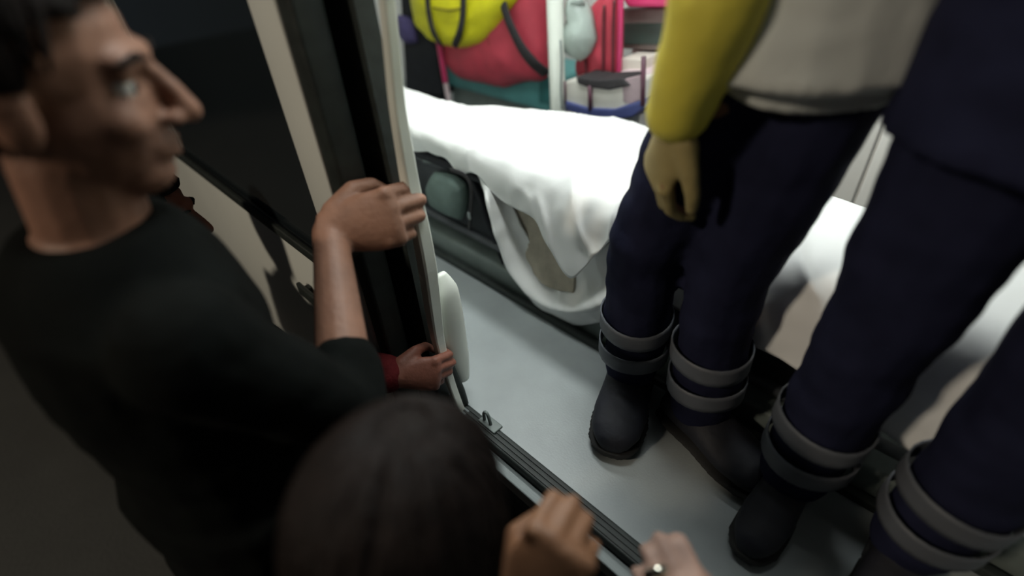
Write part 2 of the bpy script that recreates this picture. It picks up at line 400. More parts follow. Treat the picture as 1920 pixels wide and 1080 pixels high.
# under sheet: hanging loop with thick rolled hem, U-shaped
U = [(896, 318), (903, 338), (914, 375), (932, 440), (955, 500), (990, 548), (1032, 573), (1078, 580), (1122, 570), (1165, 545), (1215, 505), (1270, 470), (1330, 450)]
Uw = [at(u, v, y=.355 + (.06, .03)[i] if i < 2 else .355) for i, (u, v) in enumerate(U)]
inner = [at(u + du, v + dv, y=.40) for (u, v), (du, dv) in zip(U, [(18, -4), (20, -6), (22, -8), (26, -12), (28, -18), (24, -28), (14, -34), (0, -38), (-8, -36), (-12, -34), (-10, -32), (-8, -30), (-6, -30)])]
inner2 = [at(u + du, v + dv, y=.415) for (u, v), (du, dv) in zip(U, [(26, -4), (30, -10), (36, -14), (44, -24), (46, -34), (40, -50), (22, -64), (0, -90), (-8, -100), (-12, -100), (-10, -100), (-8, -100), (-6, -100)])]
lowr = [p + V((-.012 if i < 5 else 0, .012, -.022)) for i, p in enumerate(Uw)]
low2 = [p + V((-.01 if i < 5 else 0, .035, -.075 if i > 4 else -.03)) for i, p in enumerate(Uw)]
und = loft('under_sheet', [inner2, inner, Uw, lowr, low2], 110, 30, M_sheet, thick=.006, nz=.006, nscale=10, seed=3, crease=.008)
tag(und, 'white under sheet hanging in a U-shaped loop off the stretcher', 'sheet')

# top sheet over the whole stretcher
c_back = [V((-1.75, .80, .34)), at(765, 186, z=.345), at(850, 200, z=.36), at(940, 204, z=.37), at(1060, 212, z=.37), at(1205, 236, z=.37), V((.25, .85, .37)), V((.9, .80, .37))]
def mid(a, b, f, dz): 
    p = a.lerp(b, f); return p + V((0, 0, dz))
hemuv = [(700, 300), (772, 283), (832, 296), (862, 326), (893, 326), (940, 378), (998, 405), (1030, 462), (1070, 520), (1110, 488), (1165, 450), (1240, 560), (1330, 610), (1430, 660), (1520, 710)]
hemy = [.42, .40, .395, .385, .375, .375, .365, .355, .345, .355, .36, .36, .355, .355, .36]
hem = [at(u, v, y=yy) for (u, v), yy in zip(hemuv, hemy)]
hem.append(V((.9, .37, .14)))
N_ = len(hem)
back = catmull(c_back, 80)
def on_back(x):
    return min(back, key=lambda p: abs(p.x - x))
shoulder, crest, backc, front = [], [], [], []
for i, h in enumerate(hem):
    bk = on_back(h.x - 0.16) if i else back[0]
    bump = .03 * math.exp(-((h.x + .25) / .25) ** 2)
    shoulder.append(V((h.x - .01, .43, max(.448, h.z + .005) if h.z < .455 else h.z + .012)))
    crest.append(V((h.x * .96 - .05, .56, .445 + bump)))
    backc.append(V((bk.x, bk.y, bk.z)))
    s = shoulder[-1]
    front.append(V((h.x * .75 + s.x * .25, min(s.y - .045, h.y + .02), (s.z * .72 + h.z * .28))))
sheet = loft('top_sheet', [backc, [a.lerp(b, .5) + V((0, 0, .012)) for a, b in zip(backc, crest)], crest, shoulder, front, hem], 160, 60, M_sheet, thick=.004, nz=.007, nscale=8, seed=11, crease=.016)
tag(sheet, 'white sheet draped over the stretcher with pointed front corner', 'sheet')

for pts in ([(1160, 418), (1163, 450), (1171, 496)], [(1166, 410), (1171, 440), (1179, 472)]):
    tube('sheet_tie', [at(u, v, y=.335) + V((0, -.02 * i, 0)) for i, (u, v) in enumerate(pts)], .0035, M_sheet, sheet, n=10, seg=6)
# ================================================================== FAR SIDE: bench, bags, posts
y = 1.22
e = empty('bench_seat', (at(945, 170, y=y).x, y + .15, 0)); tag(e, 'teal cushioned bench seat below the red bag', 'bench')
a = at(845, 148, y=y); b = at(1036, 148, y=y)
box('cushion', (a.x - .05, y, .20), (b.x, y + .31, .345), M_teal, e, bev=.025, seg=3)
box('bench_base', (a.x - .04, y + .03, 0), (b.x - .01, y + .31, .20), M_mgrey, e, bev=.006)
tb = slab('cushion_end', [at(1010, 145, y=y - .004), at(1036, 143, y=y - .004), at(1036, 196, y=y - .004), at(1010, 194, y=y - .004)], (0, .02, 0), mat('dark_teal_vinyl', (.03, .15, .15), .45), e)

y = 1.20
rb = [at(u, v, y=y) for u, v in [(828, 62), (850, 40), (900, 30), (960, 10), (985, -40), (1020, -40), (1022, 60), (1024, 148), (985, 152), (945, 164), (905, 156), (862, 146), (836, 120)]]
red = pillow('red_bag', rb, .07, M_red, nz=.01); tag(red, 'large red nylon bag with black strap lying on the teal bench', 'bag')
tube('strap', [at(938, -20, y=y - .085), at(950, 30, y=y - .09), at(975, 85, y=y - .085), at(1000, 118, y=y - .07), at(1024, 138, y=y - .03)], [.020, .020, .024, .030, .034], M_strap, red, n=24, seg=10, flat=.35, nref=(1, 0, .3))
yb = [at(u, v, y=y - .06) for u, v in [(766, -60), (770, 0), (776, 38), (800, 72), (835, 86), (872, 90), (905, 82), (935, 50), (955, 20), (975, -10), (980, -60)]]
yel = pillow('yellow_backpack', yb, .07, M_yel, nz=.012); tag(yel, 'bright yellow backpack with black straps on top of red bag', 'bag')
for pts, r in (([(800, -30), (803, 20), (812, 60), (826, 84)], .016), ([(868, -30), (868, 20), (862, 60), (852, 86)], .016)):
    tube('strap', [at(u, v, y=y - .06 - (.075, .078, .076, .045)[i]) for i, (u, v) in enumerate(pts)], r, M_strap, yel, n=18, seg=10, flat=.35, nref=(1, 0, 0))
tube('top_seam', [at(812, 14, y=y - .13), at(840, 19, y=y - .135), at(862, 16, y=y - .13)], .005, mat('dark_yellow_nylon', (.28, .24, .01), .6), yel, n=10, seg=8)

# black seat and purple cushion to the left
y = 1.18
sb = empty('folding_seat', (at(790, 150, y=y).x, y, 0)); tag(sb, 'black folding seat between the pole and the red post', 'seat')
slab('seat_back', [at(u, v, y=y) for u, v in [(748, -40), (772, -30), (782, 45), (820, 95), (832, 180), (760, 176)]], (0, .09, 0), M_black, sb, bev=.015)
slab('seat_stand', [at(762, 176, y=y + .02), at(828, 180, y=y + .02), V((at(828, 180, y=y + .02).x, y + .02, 0)), V((at(762, 176, y=y + .02).x, y + .02, 0))], (0, .06, 0), M_black, sb)
pu = pillow('purple_cushion', [at(u, v, y=y - .01) for u, v in [(744, 28), (768, 34), (778, 60), (782, 80), (762, 82), (748, 64)]], .03, M_purple); tag(pu, 'dark purple cushion on the black folding seat', 'cushion')
# slim red post with pale foot
y = 1.15
e = empty('red_post', (at(842, 190, y=y).x, y, 0)); tag(e, 'slim pinkish red post left of the teal bench', 'post')
tube('post_tube', [at(820, 60, y=y), at(829, 115, y=y), at(836, 155, y=y)], .014, M_magenta, e, n=8)
tube('post_foot', [at(836, 155, y=y), at(842, 192, y=y), V((at(846, 215, y=y).x, y, 0))], .013, M_pink, e, n=8)

# white stanchion
y = 1.05
p1 = at(1046, 212, y=y)
e = empty('white_stanchion', (p1.x, y, 0)); tag(e, 'white vertical stanchion right of the red bag', 'post')
tube('stanchion_tube', [V((p1.x, y, 0)), p1, at(1040, 0, y=y), at(1037, -120, y=y), V((at(1036, -160, y=y).x, y, CEIL))], .029, M_white, e, n=20, seg=14)
tube('stanchion_flange', [V((p1.x, y, 0)), V((p1.x, y, .012))], .055, M_white, e, seg=16)
tube('side_cord', [at(1051, 75, y=y - .03), at(1053, 120, y=y - .032), at(1052, 170, y=y - .032), at(1054, 205, y=y - .03)], .004, M_mgrey, e, n=12, seg=6)

# grey plastic bag hanging from a rail
y = 1.12
gb = [at(u, v, y=y) for u, v in [(1068, 0), (1075, 15), (1058, 55), (1053, 72), (1064, 100), (1085, 116), (1102, 105), (1112, 75), (1108, 40), (1100, 14), (1092, 0), (1080, -25)]]
gbag = pillow('hanging_bag', gb, .055, M_bag, nz=.012); tag(gbag, 'grey translucent-looking bag hanging beside the white stanchion', 'bag')
tube('bag_neck', [at(1082, -60, y=y), at(1082, -20, y=y), at(1082, 10, y=y - .02)], [.012, .018, .03], M_bag, gbag, n=8)
tube('bag_knot', [at(1053, 72, y=y - .01), at(1046, 78, y=y - .02), at(1048, 88, y=y - .03)], .006, M_bag, gbag, n=8, seg=6)

# red upright bag with black piping on black tray
y = 1.2
e = empty('red_kit_bag', (at(1130, 150, y=y).x, y, .3)); tag(e, 'upright red kit bag with dark vertical piping on black tray', 'bag')
rb2 = [at(u, v, y=y) for u, v in [(1104, 30), (1112, 8), (1140, -20), (1162, -40), (1164, 50), (1160, 148), (1120, 150), (1084, 148), (1082, 122), (1100, 112), (1108, 70)]]
pillow('bag_body', rb2, .05, M_red, e, nz=.006)
for pts in ([(1133, 10), (1132, 60), (1131, 145)], [(1152, 0), (1150, 60), (1149, 145)], [(1098, 112), (1099, 130), (1100, 148)]):
    tube('piping', [at(u, v, y=y - .05) for u, v in pts], .006, mat('dark_red_piping', (.10, .008, .015), .6), e, n=10, seg=6)
tube('bag_edge', [at(1164, -40, y=y - .01), at(1163, 60, y=y - .01), at(1160, 148, y=y - .01)], .010, M_magenta, e, n=10, seg=8)
y = 1.045
tr = slab('black_tray', [at(u, v, y=y) for u, v in [(1079, 144), (1120, 150), (1165, 148), (1180, 162), (1140, 170), (1100, 164), (1082, 158)]], (0, .12, 0), M_strap, bev=.008)
tag(tr, 'low black tray under the upright red bag', 'tray')

# cream storage box with blue base, open compartments
y = 1.06
cb = empty('storage_box', (at(1130, 200, y=y).x, y + .12, 0)); tag(cb, 'pale storage box with dark dividers and blue base', 'box')
slab('box_body', [at(u, v, y=y) for u, v in [(1059, 152), (1080, 148), (1130, 160), (1206, 150), (1206, 196), (1180, 208), (1130, 208), (1060, 196)]], (0, .26, 0), mat('cream_plastic', (.62, .60, .55), .5, var=.06), cb, bev=.008)
slab('blue_base', [at(u, v, y=y - .012) for u, v in [(1058, 190), (1100, 203), (1150, 205), (1204, 188), (1208, 202), (1185, 220), (1140, 226), (1095, 220), (1060, 206)]], (0, .28, 0), M_navyblue, cb, bev=.006)
slab('box_plinth', [at(1062, 208, y=y + .02), at(1140, 226, y=y + .02), at(1200, 215, y=y + .02), V((at(1200, 215, y=y + .02).x, y + .02, 0)), V((at(1062, 208, y=y + .02).x, y + .02, 0))], (0, .2, 0), M_wall, cb, bev=.004)
for (u0, v0), (u1, v1), r in (((1106, 160), (1107, 206), .008), ((1059, 152), (1060, 196), .004), ((1207, 106), (1205, 198), .008)):
    tube('divider', [at(u0, v0, y=y - .01), at(u1, v1, y=y - .01)], r, mat('dark_maroon_plastic', (.09, .03, .05), .5), cb, seg=8)
slab('mauve_panel', [at(u, v, y=y - .004) for u, v in [(1166, 150), (1200, 142), (1203, 186), (1180, 196), (1168, 190)]], (0, .02, 0), mat('mauve_plastic', (.33, .25, .27), .5), cb, bev=.003)

# monitor with dark green screen, magenta shelf above, white carton
y = 1.30
mo = empty('monitor', (at(1205, 90, y=y).x, y, .4)); tag(mo, 'dark green screened monitor on the far wall near yellow jacket', 'monitor')
slab('monitor_case', [at(u, v, y=y) for u, v in [(1164, 16), (1247, 16), (1247, 96), (1164, 92)]], (0, .12, 0), mat('brown_grey_plastic', (.20, .16, .15), .5), mo, bev=.01)
slab('screen', [at(u, v, y=y - .006) for u, v in [(1170, 44), (1243, 44), (1242, 84), (1170, 84)]], (0, .012, 0), M_screen, mo, bev=.003)
slab('monitor_stand', [at(1185, 92, y=y + .03), at(1230, 95, y=y + .03), at(1230, 115, y=y + .03), at(1185, 115, y=y + .03)], (0, .2, 0), M_pink, mo, bev=.004)
sh = slab('red_shelf', [at(u, v, y=1.25) for u, v in [(1150, -30), (1290, -30), (1290, 14), (1176, 14)]], (0, .29, 0), M_magenta, bev=.01)
tag(sh, 'magenta red shelf above the dark monitor', 'shelf')
y = 1.2
ct = slab('white_carton', [at(u, v, y=y) for u, v in [(1162, 110), (1206, 112), (1206, 134), (1162, 134)]], (0, .14, 0), mat('cream_card', (.68, .63, .56), .7, var=.05), bev=.004)
tag(ct, 'small white carton on the pale counter below the monitor', 'carton')
ctr = slab('counter_cabinet', [at(u, v, y=1.16) for u, v in [(1162, 134), (1290, 140)]] + [V((at(1290, 140, y=1.16).x, 1.16, 0)), V((at(1162, 134, y=1.16).x, 1.16, 0))], (0, .375, 0), M_pink, bev=.006)
tag(ctr, 'pale pink counter cabinet against the far wall', 'cabinet')
# tall white cupboard further right on the far wall
cp = empty('tall_cupboard', (.55, 1.2, 0)); tag(cp, 'tall white cupboard on the far wall behind the uniformed figures', 'cupboard')
cx0 = at(1292, 140, y=1.16).x + .02
box('cupboard_body', (cx0, 1.16, 0), (2.1, YB - .01, 1.7), M_wall, cp, bev=.006)
for k in range(4):
    xa = cx0 + .01 + k * .55
    d_ = box('cupboard_door', (xa, 1.145, .04), (min(xa + .54, 2.09), 1.162, 1.66), M_wall, cp, bev=.004)
    tube('handle', [(xa + .50, 1.145, .8), (xa + .50, 1.12, .82), (xa + .50, 1.12, .93), (xa + .50, 1.145, .95)], .006, M_alu, d_, n=14, seg=8)

# ================================================================== PEOPLE
def basis(d, ref):
    d = d.normalized(); a = (ref - d * ref.dot(d)).normalized(); return d, a, d.cross(a)
class Vol:
    """closed volumes that are fused into one continuous surface"""
    def __init__(s): s.v, s.f = [], []
    def ell(s, c, X, Y, Z, seg=16, rg=10):
        c = V(c); b = len(s.v)
        s.v.append(c + Z)
        for i in range(1, rg):
            t = math.pi * i / rg
            for k in range(seg):
                q = 2 * math.pi * k / seg
                s.v.append(c + X * (math.sin(t) * math.cos(q)) + Y * (math.sin(t) * math.sin(q)) + Z * math.cos(t))
        s.v.append(c - Z); e = len(s.v) - 1
        for k in range(seg):
            s.f.append((b, b + 1 + k, b + 1 + (k + 1) % seg))
            s.f.append((e, b + 1 + (rg - 2) * seg + (k + 1) % seg, b + 1 + (rg - 2) * seg + k))
        for i in range(rg - 2):
            for k in range(seg):
                s.f.append((b + 1 + i * seg + k, b + 1 + (i + 1) * seg + k, b + 1 + (i + 1) * seg + (k + 1) % seg, b + 1 + i * seg + (k + 1) % seg))
    def sph(s, c, r): s.ell(c, V((r, 0, 0)), V((0, r, 0)), V((0, 0, r)), 12, 8)
    def limb(s, pts, rad):
        for i in range(len(pts) - 1):
            a, b = V(pts[i]), V(pts[i + 1]); n = 4
            add_tube(s.v, s.f, [a.lerp(b, k / n) for k in range(n + 1)], [rad[i] + (rad[i + 1] - rad[i]) * k / n for k in range(n + 1)], 14)
        for p, r in zip(pts, rad): s.sph(p, r)
    def rings(s, items, seg=20):
        """items: (center, X half-axis vector, Y half-axis vector)"""
        b = len(s.v)
        for c, X, Y in items:
            for k in range(seg):
                q = 2 * math.pi * k / seg; s.v.append(V(c) + X * math.cos(q) + Y * math.sin(q))
        n = len(items)
        for i in range(n - 1):
            for k in range(seg):
                s.f.append((b + i * seg + k, b + i * seg + (k + 1) % seg, b + (i + 1) * seg + (k + 1) % seg, b + (i + 1) * seg + k))
        s.f.append(tuple(b + k for k in range(seg))[::-1]); s.f.append(tuple(b + (n - 1) * seg + k for k in range(seg)))
    def build(s, name, m, parent=None, voxel=.006, sm=3, fold=0.0, origin=None):
        me = bpy.data.meshes.new(name + '_raw'); me.from_pydata(s.v, [], s.f); recalc(me)
        t = bpy.data.objects.new('tmp', me); COL.objects.link(t)
        r = t.modifiers.new('r', 'REMESH'); r.mode = 'VOXEL'; r.voxel_size = voxel; r.use_smooth_shade = True
        if sm:
            q = t.modifiers.new('s', 'SMOOTH'); q.iterations = sm; q.factor = .5
        dg = bpy.context.evaluated_depsgraph_get()
        out = bpy.data.meshes.new_from_object(t.evaluated_get(dg))
        bpy.data.objects.remove(t)
        out.name = name
        if fold:
            nr = [v.normal.copy() for v in out.vertices]
            for v, n_ in zip(out.vertices, nr):
                q = v.co * 11; q2 = V((v.co.x * 9, v.co.y * 9, v.co.z * 26))
                v.co += n_ * (noise.noise(q) * fold + noise.noise(q2) * fold * .7)
        smooth(out)
        if origin is not None:
            for v in out.vertices: v.co -= origin
        o = link(name, out, m, parent)
        if origin is not None: o.location = origin
        return o

HAND = {}
def hand(vol, wrist, f, n, sc=1.0, curl=(15, 75, 60), spread=0.0, thumb='wrap', mirror=1):
    """f: wrist->knuckles, n: out of the back of the hand, thumb side = s"""
    f = f.normalized(); n = (n - f * n.dot(f)).normalized(); s = n.cross(f) * mirror
    W = lambda a, b, c: wrist + (f * a + s * b + n * c) * sc
    vol.rings([(W(-.01, 0, 0), s * .028 * sc, n * .021 * sc), (W(.02, 0, 0), s * .033 * sc, n * .019 * sc), (W(.055, 0, .001), s * .041 * sc, n * .0165 * sc), (W(.088, -.001, .002), s * .042 * sc, n * .0135 * sc), (W(.096, -.001, .001), s * .038 * sc, n * .009 * sc)])
    tips = []
    for i, (fa, sb, L) in enumerate([(.089, .0315, (.043, .026, .022)), (.094, .0105, (.047, .030, .023)), (.090, -.0105, (.043, .028, .022)), (.080, -.031, (.034, .021, .020))]):
        p = W(fa - .006, sb, .001); a = 0.0; pts = [p]; c = curl[i] if isinstance(curl[0], (list, tuple)) else curl
        for k in range(3):
            a += math.radians(c[k])
            d = f * math.cos(a) - n * math.sin(a) + s * (spread * (1.5 - i))
            p = p + d.normalized() * (L[k] * sc); pts.append(p)
        r = [.0108, .0096, .0086, .0072] if i < 3 else [.0094, .0083, .0075, .0065]
        vol.limb(pts, [q * sc for q in r])
        vol.sph(pts[0] + n * .003 * sc, .0112 * sc if i < 3 else .0098 * sc)     # knuckle
        tips.append((pts[-1], (pts[-1] - pts[-2]).normalized(), d))
    if thumb == 'wrap': tp = [W(.012, .024, -.006), W(.042, .046, -.018), W(.066, .046, -.040), W(.080, .034, -.058)]
    elif thumb == 'fist': tp = [W(.012, .024, -.006), W(.046, .044, -.024), W(.074, .030, -.042), W(.082, .004, -.05)]
    else: tp = [W(.012, .024, -.004), W(.044, .050, -.012), W(.072, .060, -.02), W(.096, .062, -.026)]
    vol.limb(tp, [q * sc for q in (.017, .0125, .0105, .0085)])
    HAND['k'] = W; HAND['dir'] = (f, n, s)
    vol.ell(W(.03, .026, -.012), f * .03 * sc, s * .015 * sc, n * .015 * sc)
    return tips

def head_into(vol, c, fw, up):
    fw = fw.normalized(); up = (up - fw * up.dot(fw)).normalized(); r = fw.cross(up)
    P = lambda a, b, cc: c + r * a + fw * b + up * cc
    E = lambda a, b, cc, x, y, z: vol.ell(P(a, b, cc), r * x, fw * y, up * z)
    E(0, -.012, .032, .077, .096, .086); E(0, .026, -.03, .062, .068, .082); E(0, .052, -.092, .034, .036, .026)
    E(0, .074, .026, .05, .022, .014); E(.038, .062, -.03, .022, .024, .022); E(-.038, .062, -.03, .022, .024, .022)
    vol.limb([P(0, .092, .012), P(0, .108, -.012), P(0, .116, -.030)], [.008, .010, .0125])
    E(.012, .102, -.034, .010, .012, .008); E(-.012, .102, -.034, .010, .012, .008)
    vol.limb([P(-.022, .082, -.060), P(0, .093, -.057), P(.022, .082, -.060)], [.004, .0065, .004])
    vol.limb([P(-.018, .082, -.070), P(0, .092, -.071), P(.018, .082, -.070)], [.004, .0075, .004])
    for s in (-1, 1):
        E(.031 * s, .0755, .013, .016, .009, .006); E(.031 * s, .0745, -.010, .016, .008, .0055)
        E(.079 * s, -.004, -.012, .010, .020, .032); E(.082 * s, -.008, .002, .008, .020, .02)
    return P, r, fw, up

def person(name, label, J, fwd, mats, group=None, hands=None, sc=1.0, sleeve=(1.0, 1.0), voxel=.006, hair='short', head_dir=None, coat_len=0.0, handsc=1.0, head_up=V((0, 0, 1)), feet=None, bootsc=1.0, bootlen=1.0, thigh=.095):
    fwd = V(fwd).normalized(); J = {k: V(v) for k, v in J.items()}
    across = (J['sR'] - J['sL']).normalized(); dep = across.cross((J['neck'] - J['pel']).normalized()).normalized()
    base = V(((J['aL'].x + J['aR'].x) / 2, (J['aL'].y + J['aR'].y) / 2, min(J['aL'].z, J['aR'].z) - .08 * sc))
    vol = Vol()
    hw = (J['hR'] - J['hL']).length / 2
    sh = (J['sR'] - J['sL']).length / 2
    def torso(v, g):
        a = across; d = dep
        p, n = J['pel'], J['neck']
        items = [(p - V((0, 0, .09 * sc)), hw + .055 * sc, .085 * sc), (p, hw + .075 * sc, .105 * sc), (p.lerp(n, .28), hw + .06 * sc, .095 * sc), (p.lerp(n, .62), sh * .86, .115 * sc), (p.lerp(n, .84), sh * .92, .10 * sc), (p.lerp(n, .95), sh * .62, .075 * sc), (n + (n - p).normalized() * .01, .06 * sc, .055 * sc)]
        v.rings([(c, a * (x + g), d * (y + g)) for c, x, y in items])
    torso(vol, 0)
    hd = V(head_dir).normalized() if head_dir is not None else fwd
    vol.limb([J['neck'] - V((0, 0, .03)), J['neck'].lerp(J['head'], .55)], [.058 * sc, .052 * sc])
    P, r_, f_, u_ = head_into(vol, J['head'], hd, head_up)
    for s in 'LR':
        vol.limb([J['s' + s], J['e' + s], J['w' + s]], [.050 * sc, .040 * sc, .029 * sc])
        vol.limb([J['e' + s].lerp(J['w' + s], .0), J['e' + s].lerp(J['w' + s], .3), J['w' + s]], [.038 * sc, .041 * sc, .028 * sc])
        vol.limb([J['h' + s], J['k' + s], J['a' + s]], [.082 * sc, .054 * sc, .038 * sc])
        vol.limb([J['k' + s], J['k' + s].lerp(J['a' + s], .3) - fwd * .012, J['a' + s]], [.05 * sc, .056 * sc, .036 * sc])
        fd = V(feet[s]).normalized() if feet else fwd
        vol.limb([J['a' + s] - V((0, 0, .035 * sc)), J['a' + s] + fd * .12 * sc - V((0, 0, .05 * sc))], [.035 * sc, .028 * sc])
        h = (hands or {}).get(s)
        fa = (J['w' + s] - J['e' + s]).normalized()
        if h is None:
            inn = (J['pel'] - J['w' + s]); inn.z = 0
            h = dict(f=fa, n=-inn.normalized(), curl=(22, 30, 22), thumb='open', mirror=1 if s == 'R' else 1)
            # thumb points forward
            nn = h['n']; 
            if nn.cross(h['f']).dot(fwd) < 0: h['mirror'] = -1
        hand(vol, J['w' + s], V(h['f']), V(h['n']), handsc, h['curl'], h.get('spread', 0), h.get('thumb', 'wrap'), h.get('mirror', 1))
    body = vol.build(name, mats['skin'], None, voxel, 2, origin=base)
    tag(body, label, 'person', group)
    # trousers
    v = Vol()
    for s in 'LR':
        v.limb([J['h' + s], J['k' + s], J['a' + s] + V((0, 0, .015))], [thigh * sc, .072 * sc, .062 * sc])
    v.rings([(J['pel'] + V((0, 0, .06 * sc)), across * (hw + .085 * sc), dep * .115 * sc), (J['pel'], across * (hw + .09 * sc), dep * .12 * sc), (J['pel'] - V((0, 0, .09 * sc)), across * (hw + .08 * sc), dep * .105 * sc)])
    tr = v.build('trousers', mats['trousers'], body, .008, 3, fold=.006)
    # jacket
    v = Vol()
    torso(v, .022 * sc)
    if coat_len:
        v.rings([(J['pel'] + V((0, 0, .05)), across * (hw + .10 * sc), dep * .13 * sc), (J['pel'] - V((0, 0, coat_len)), across * (hw + .115 * sc), dep * .14 * sc)])
    for s, fr in zip('LR', sleeve):
        if fr < 0: continue
        pts = [J['s' + s], J['e' + s]]; rad = [.072 * sc, .058 * sc]
        if fr > 0: pts.append(J['e' + s].lerp(J['w' + s], fr)); rad.append((.058 - .016 * fr) * sc)
        v.limb(pts, rad)
    jk = v.build('jacket', mats['jacket'], body, .008, 3, fold=.006)
    # shoes
    for s in 'LR':
        fd = V(feet[s]).normalized() if feet else fwd
        v = Vol(); A = J['a' + s]
        fl = A - V((0, 0, .08 * sc)); sd = fd.cross(V((0, 0, 1)))
        sect = [(-.065, .032, .035), (-.03, .040, .045), (.03, .041, .043), (.09, .046, .032), (.135, .041, .028), (.160, .028, .022), (.170, .014, .014)]
        b = [(fl + fd * (a * sc * bootlen) + V((0, 0, .012 + h * sc)), sd * (w_ * sc * bootsc), V((0, 0, h * sc))) for a, w_, h in sect]
        v.rings(b); v.limb([A - V((0, 0, .035)), A + V((0, 0, .10 * sc))], [.046 * sc, .052 * sc])
        bt = v.build('boot', mats['boot'], body, .007, 3)
        v = Vol(); v.rings([(fl + fd * (a * sc * bootlen) + V((0, 0, .0105)), sd * ((w_ + .004) * sc * bootsc), V((0, 0, .0105))) for a, w_, h in [(-.072, .03, 0), (-.04, .04, 0), (.03, .040, 0), (.09, .047, 0), (.14, .042, 0), (.164, .029, 0), (.174, .014, 0)]])
        v.build('sole', M_sole, bt, .006, 1)
    # eyes
    for s in (-1, 1):
        v = Vol(); c = P(.031 * s, .0695, .002); v.sph(c, .0125)
        me = bpy.data.meshes.new('eye'); me.from_pydata(v.v, [], v.f); smooth(me); recalc(me); ey = link('eye', me, M_eye, body)
        v = Vol(); v.ell(P(.031 * s, .0805, .002), r_ * .0055, f_ * .003, u_ * .0055)
        me = bpy.data.meshes.new('iris'); me.from_pydata(v.v, [], v.f); smooth(me); recalc(me); link('iris', me, M_iris, ey)
        v = Vol(); v.limb([P(.016 * s, .094, .026), P(.034 * s, .090, .031), P(.052 * s, .076, .025)], [.003, .0045, .003])
        v.build('eyebrow', mats['hair'], body, .003, 1)
    # hair: cap that leaves the face free, with locks
    v = Vol(); 
    bmv, bmf = [], []
    v.ell(P(0, -.016, .034), r_ * .088, f_ * .105, u_ * .098, 40, 28)
    long = hair == 'long'
    keep = []
    me = bpy.data.meshes.new('hair')
    for q in v.f:
        c = sum((v.v[i] for i in q), V()) / len(q) - J['head']
        a, h = c.dot(f_), c.dot(u_)
        low = -.075 if long else -.03
        if h > .055 + .25 * max(0, a) or (a < .02 and h > low + max(0, a + .06) * .6) or (a < -.05 and h > low - .03): keep.append(q)
    vv = []
    for p in v.v:
        d_ = (p - J['head']); n_ = d_.normalized()
        q = V((d_.dot(r_) * 60, d_.dot(f_) * 60, d_.dot(u_) * 8))
        vv.append(p + n_ * noise.noise(q) * .006)
    me.from_pydata(vv, [], keep); smooth(me)
    ho = link('hair', me, mats['hair'], body)
    md = ho.modifiers.new('thickness', 'SOLIDIFY'); md.thickness = .016; md.offset = -.6
    bm = bmesh.new(); bm.from_mesh(me); loose = [x for x in bm.verts if not x.link_faces]; bmesh.ops.delete(bm, geom=loose, context='VERTS'); bmesh.ops.recalc_face_normals(bm, faces=bm.faces); bm.to_mesh(me); bm.free()
    lv, lf = [], []
    rnd = random.Random(hash(name) % 1000 if False else len(label))
    for k in range(150 if long else 90):
        an = rnd.uniform(0, 2 * math.pi); out = r_ * math.cos(an) + f_ * math.sin(an)
        if math.sin(an) > .55: L = .55
        else: L = 1.0
        L *= rnd.uniform(.7, 1.15) * (1.9 if long and math.sin(an) < .4 else 1)
        path = []
        for i in range(8):
            t = i / 7 * L; th = .25 + t * 1.35
            R_ = 1.0 if th < 1.6 else 1.0
            hh = math.cos(min(th, 1.75)) - max(0, th - 1.75) * .9
            rad_ = math.sin(min(th, 1.57)) * R_
            wob = an + .10 * math.sin(3 * t + k)
            o2 = r_ * math.cos(wob) * .091 + f_ * math.sin(wob) * .108
            path.append(P(0, -.016, .034) + o2 * rad_ + u_ * (hh * .101))
        add_tube(lv, lf, path, [.004, .006, .006, .006, .0055, .005, .004, .0015], 5)
    me = bpy.data.meshes.new('hair_locks'); me.from_pydata(lv, [], lf); smooth(me); recalc(me)
    lk = link('hair_locks', me, mats['hair'], ho); lk['kind'] = 'stuff'
    return body, tr, jk, P

def bands(tr, K, A, zs, half, rad, m, fw):
    """reflective bands round a trouser leg"""
    for z in zs:
        t = (K.z - z) / (K.z - A.z); c = K.lerp(A, t); d = (K - A).normalized()
        vs_, fs_ = [], []
        n = 28
        for i in range(5):
            h = (i / 4 - .5) * 2 * half
            for k in range(n):
                q = 2 * math.pi * k / n
                e1 = V((1, 0, 0)) - d * d.x; e2 = d.cross(e1)
                rr = rad + .0015 * math.sin(3 * q + z * 40)
                vs_.append(c + d * h + e1 * (math.cos(q) * rr) + e2 * (math.sin(q) * rr))
        for i in range(4):
            for k in range(n): fs_.append((i * n + k, i * n + (k + 1) % n, (i + 1) * n + (k + 1) % n, (i + 1) * n + k))
        me = bpy.data.meshes.new('reflective_band'); me.from_pydata(vs_, [], fs_); smooth(me); recalc(me)
        o = link('reflective_band', me, m, tr)
        md = o.modifiers.new('thickness', 'SOLIDIFY'); md.thickness = .003; md.offset = 1
        o['label'] = 'silver reflective band'

RIGHT = V((0.53, 0.85, 0)).normalized()        # along the picture's horizontal, level
TOCAM = V((0.85, -0.53, 0)).normalized()        # level, out of the door towards the crowd

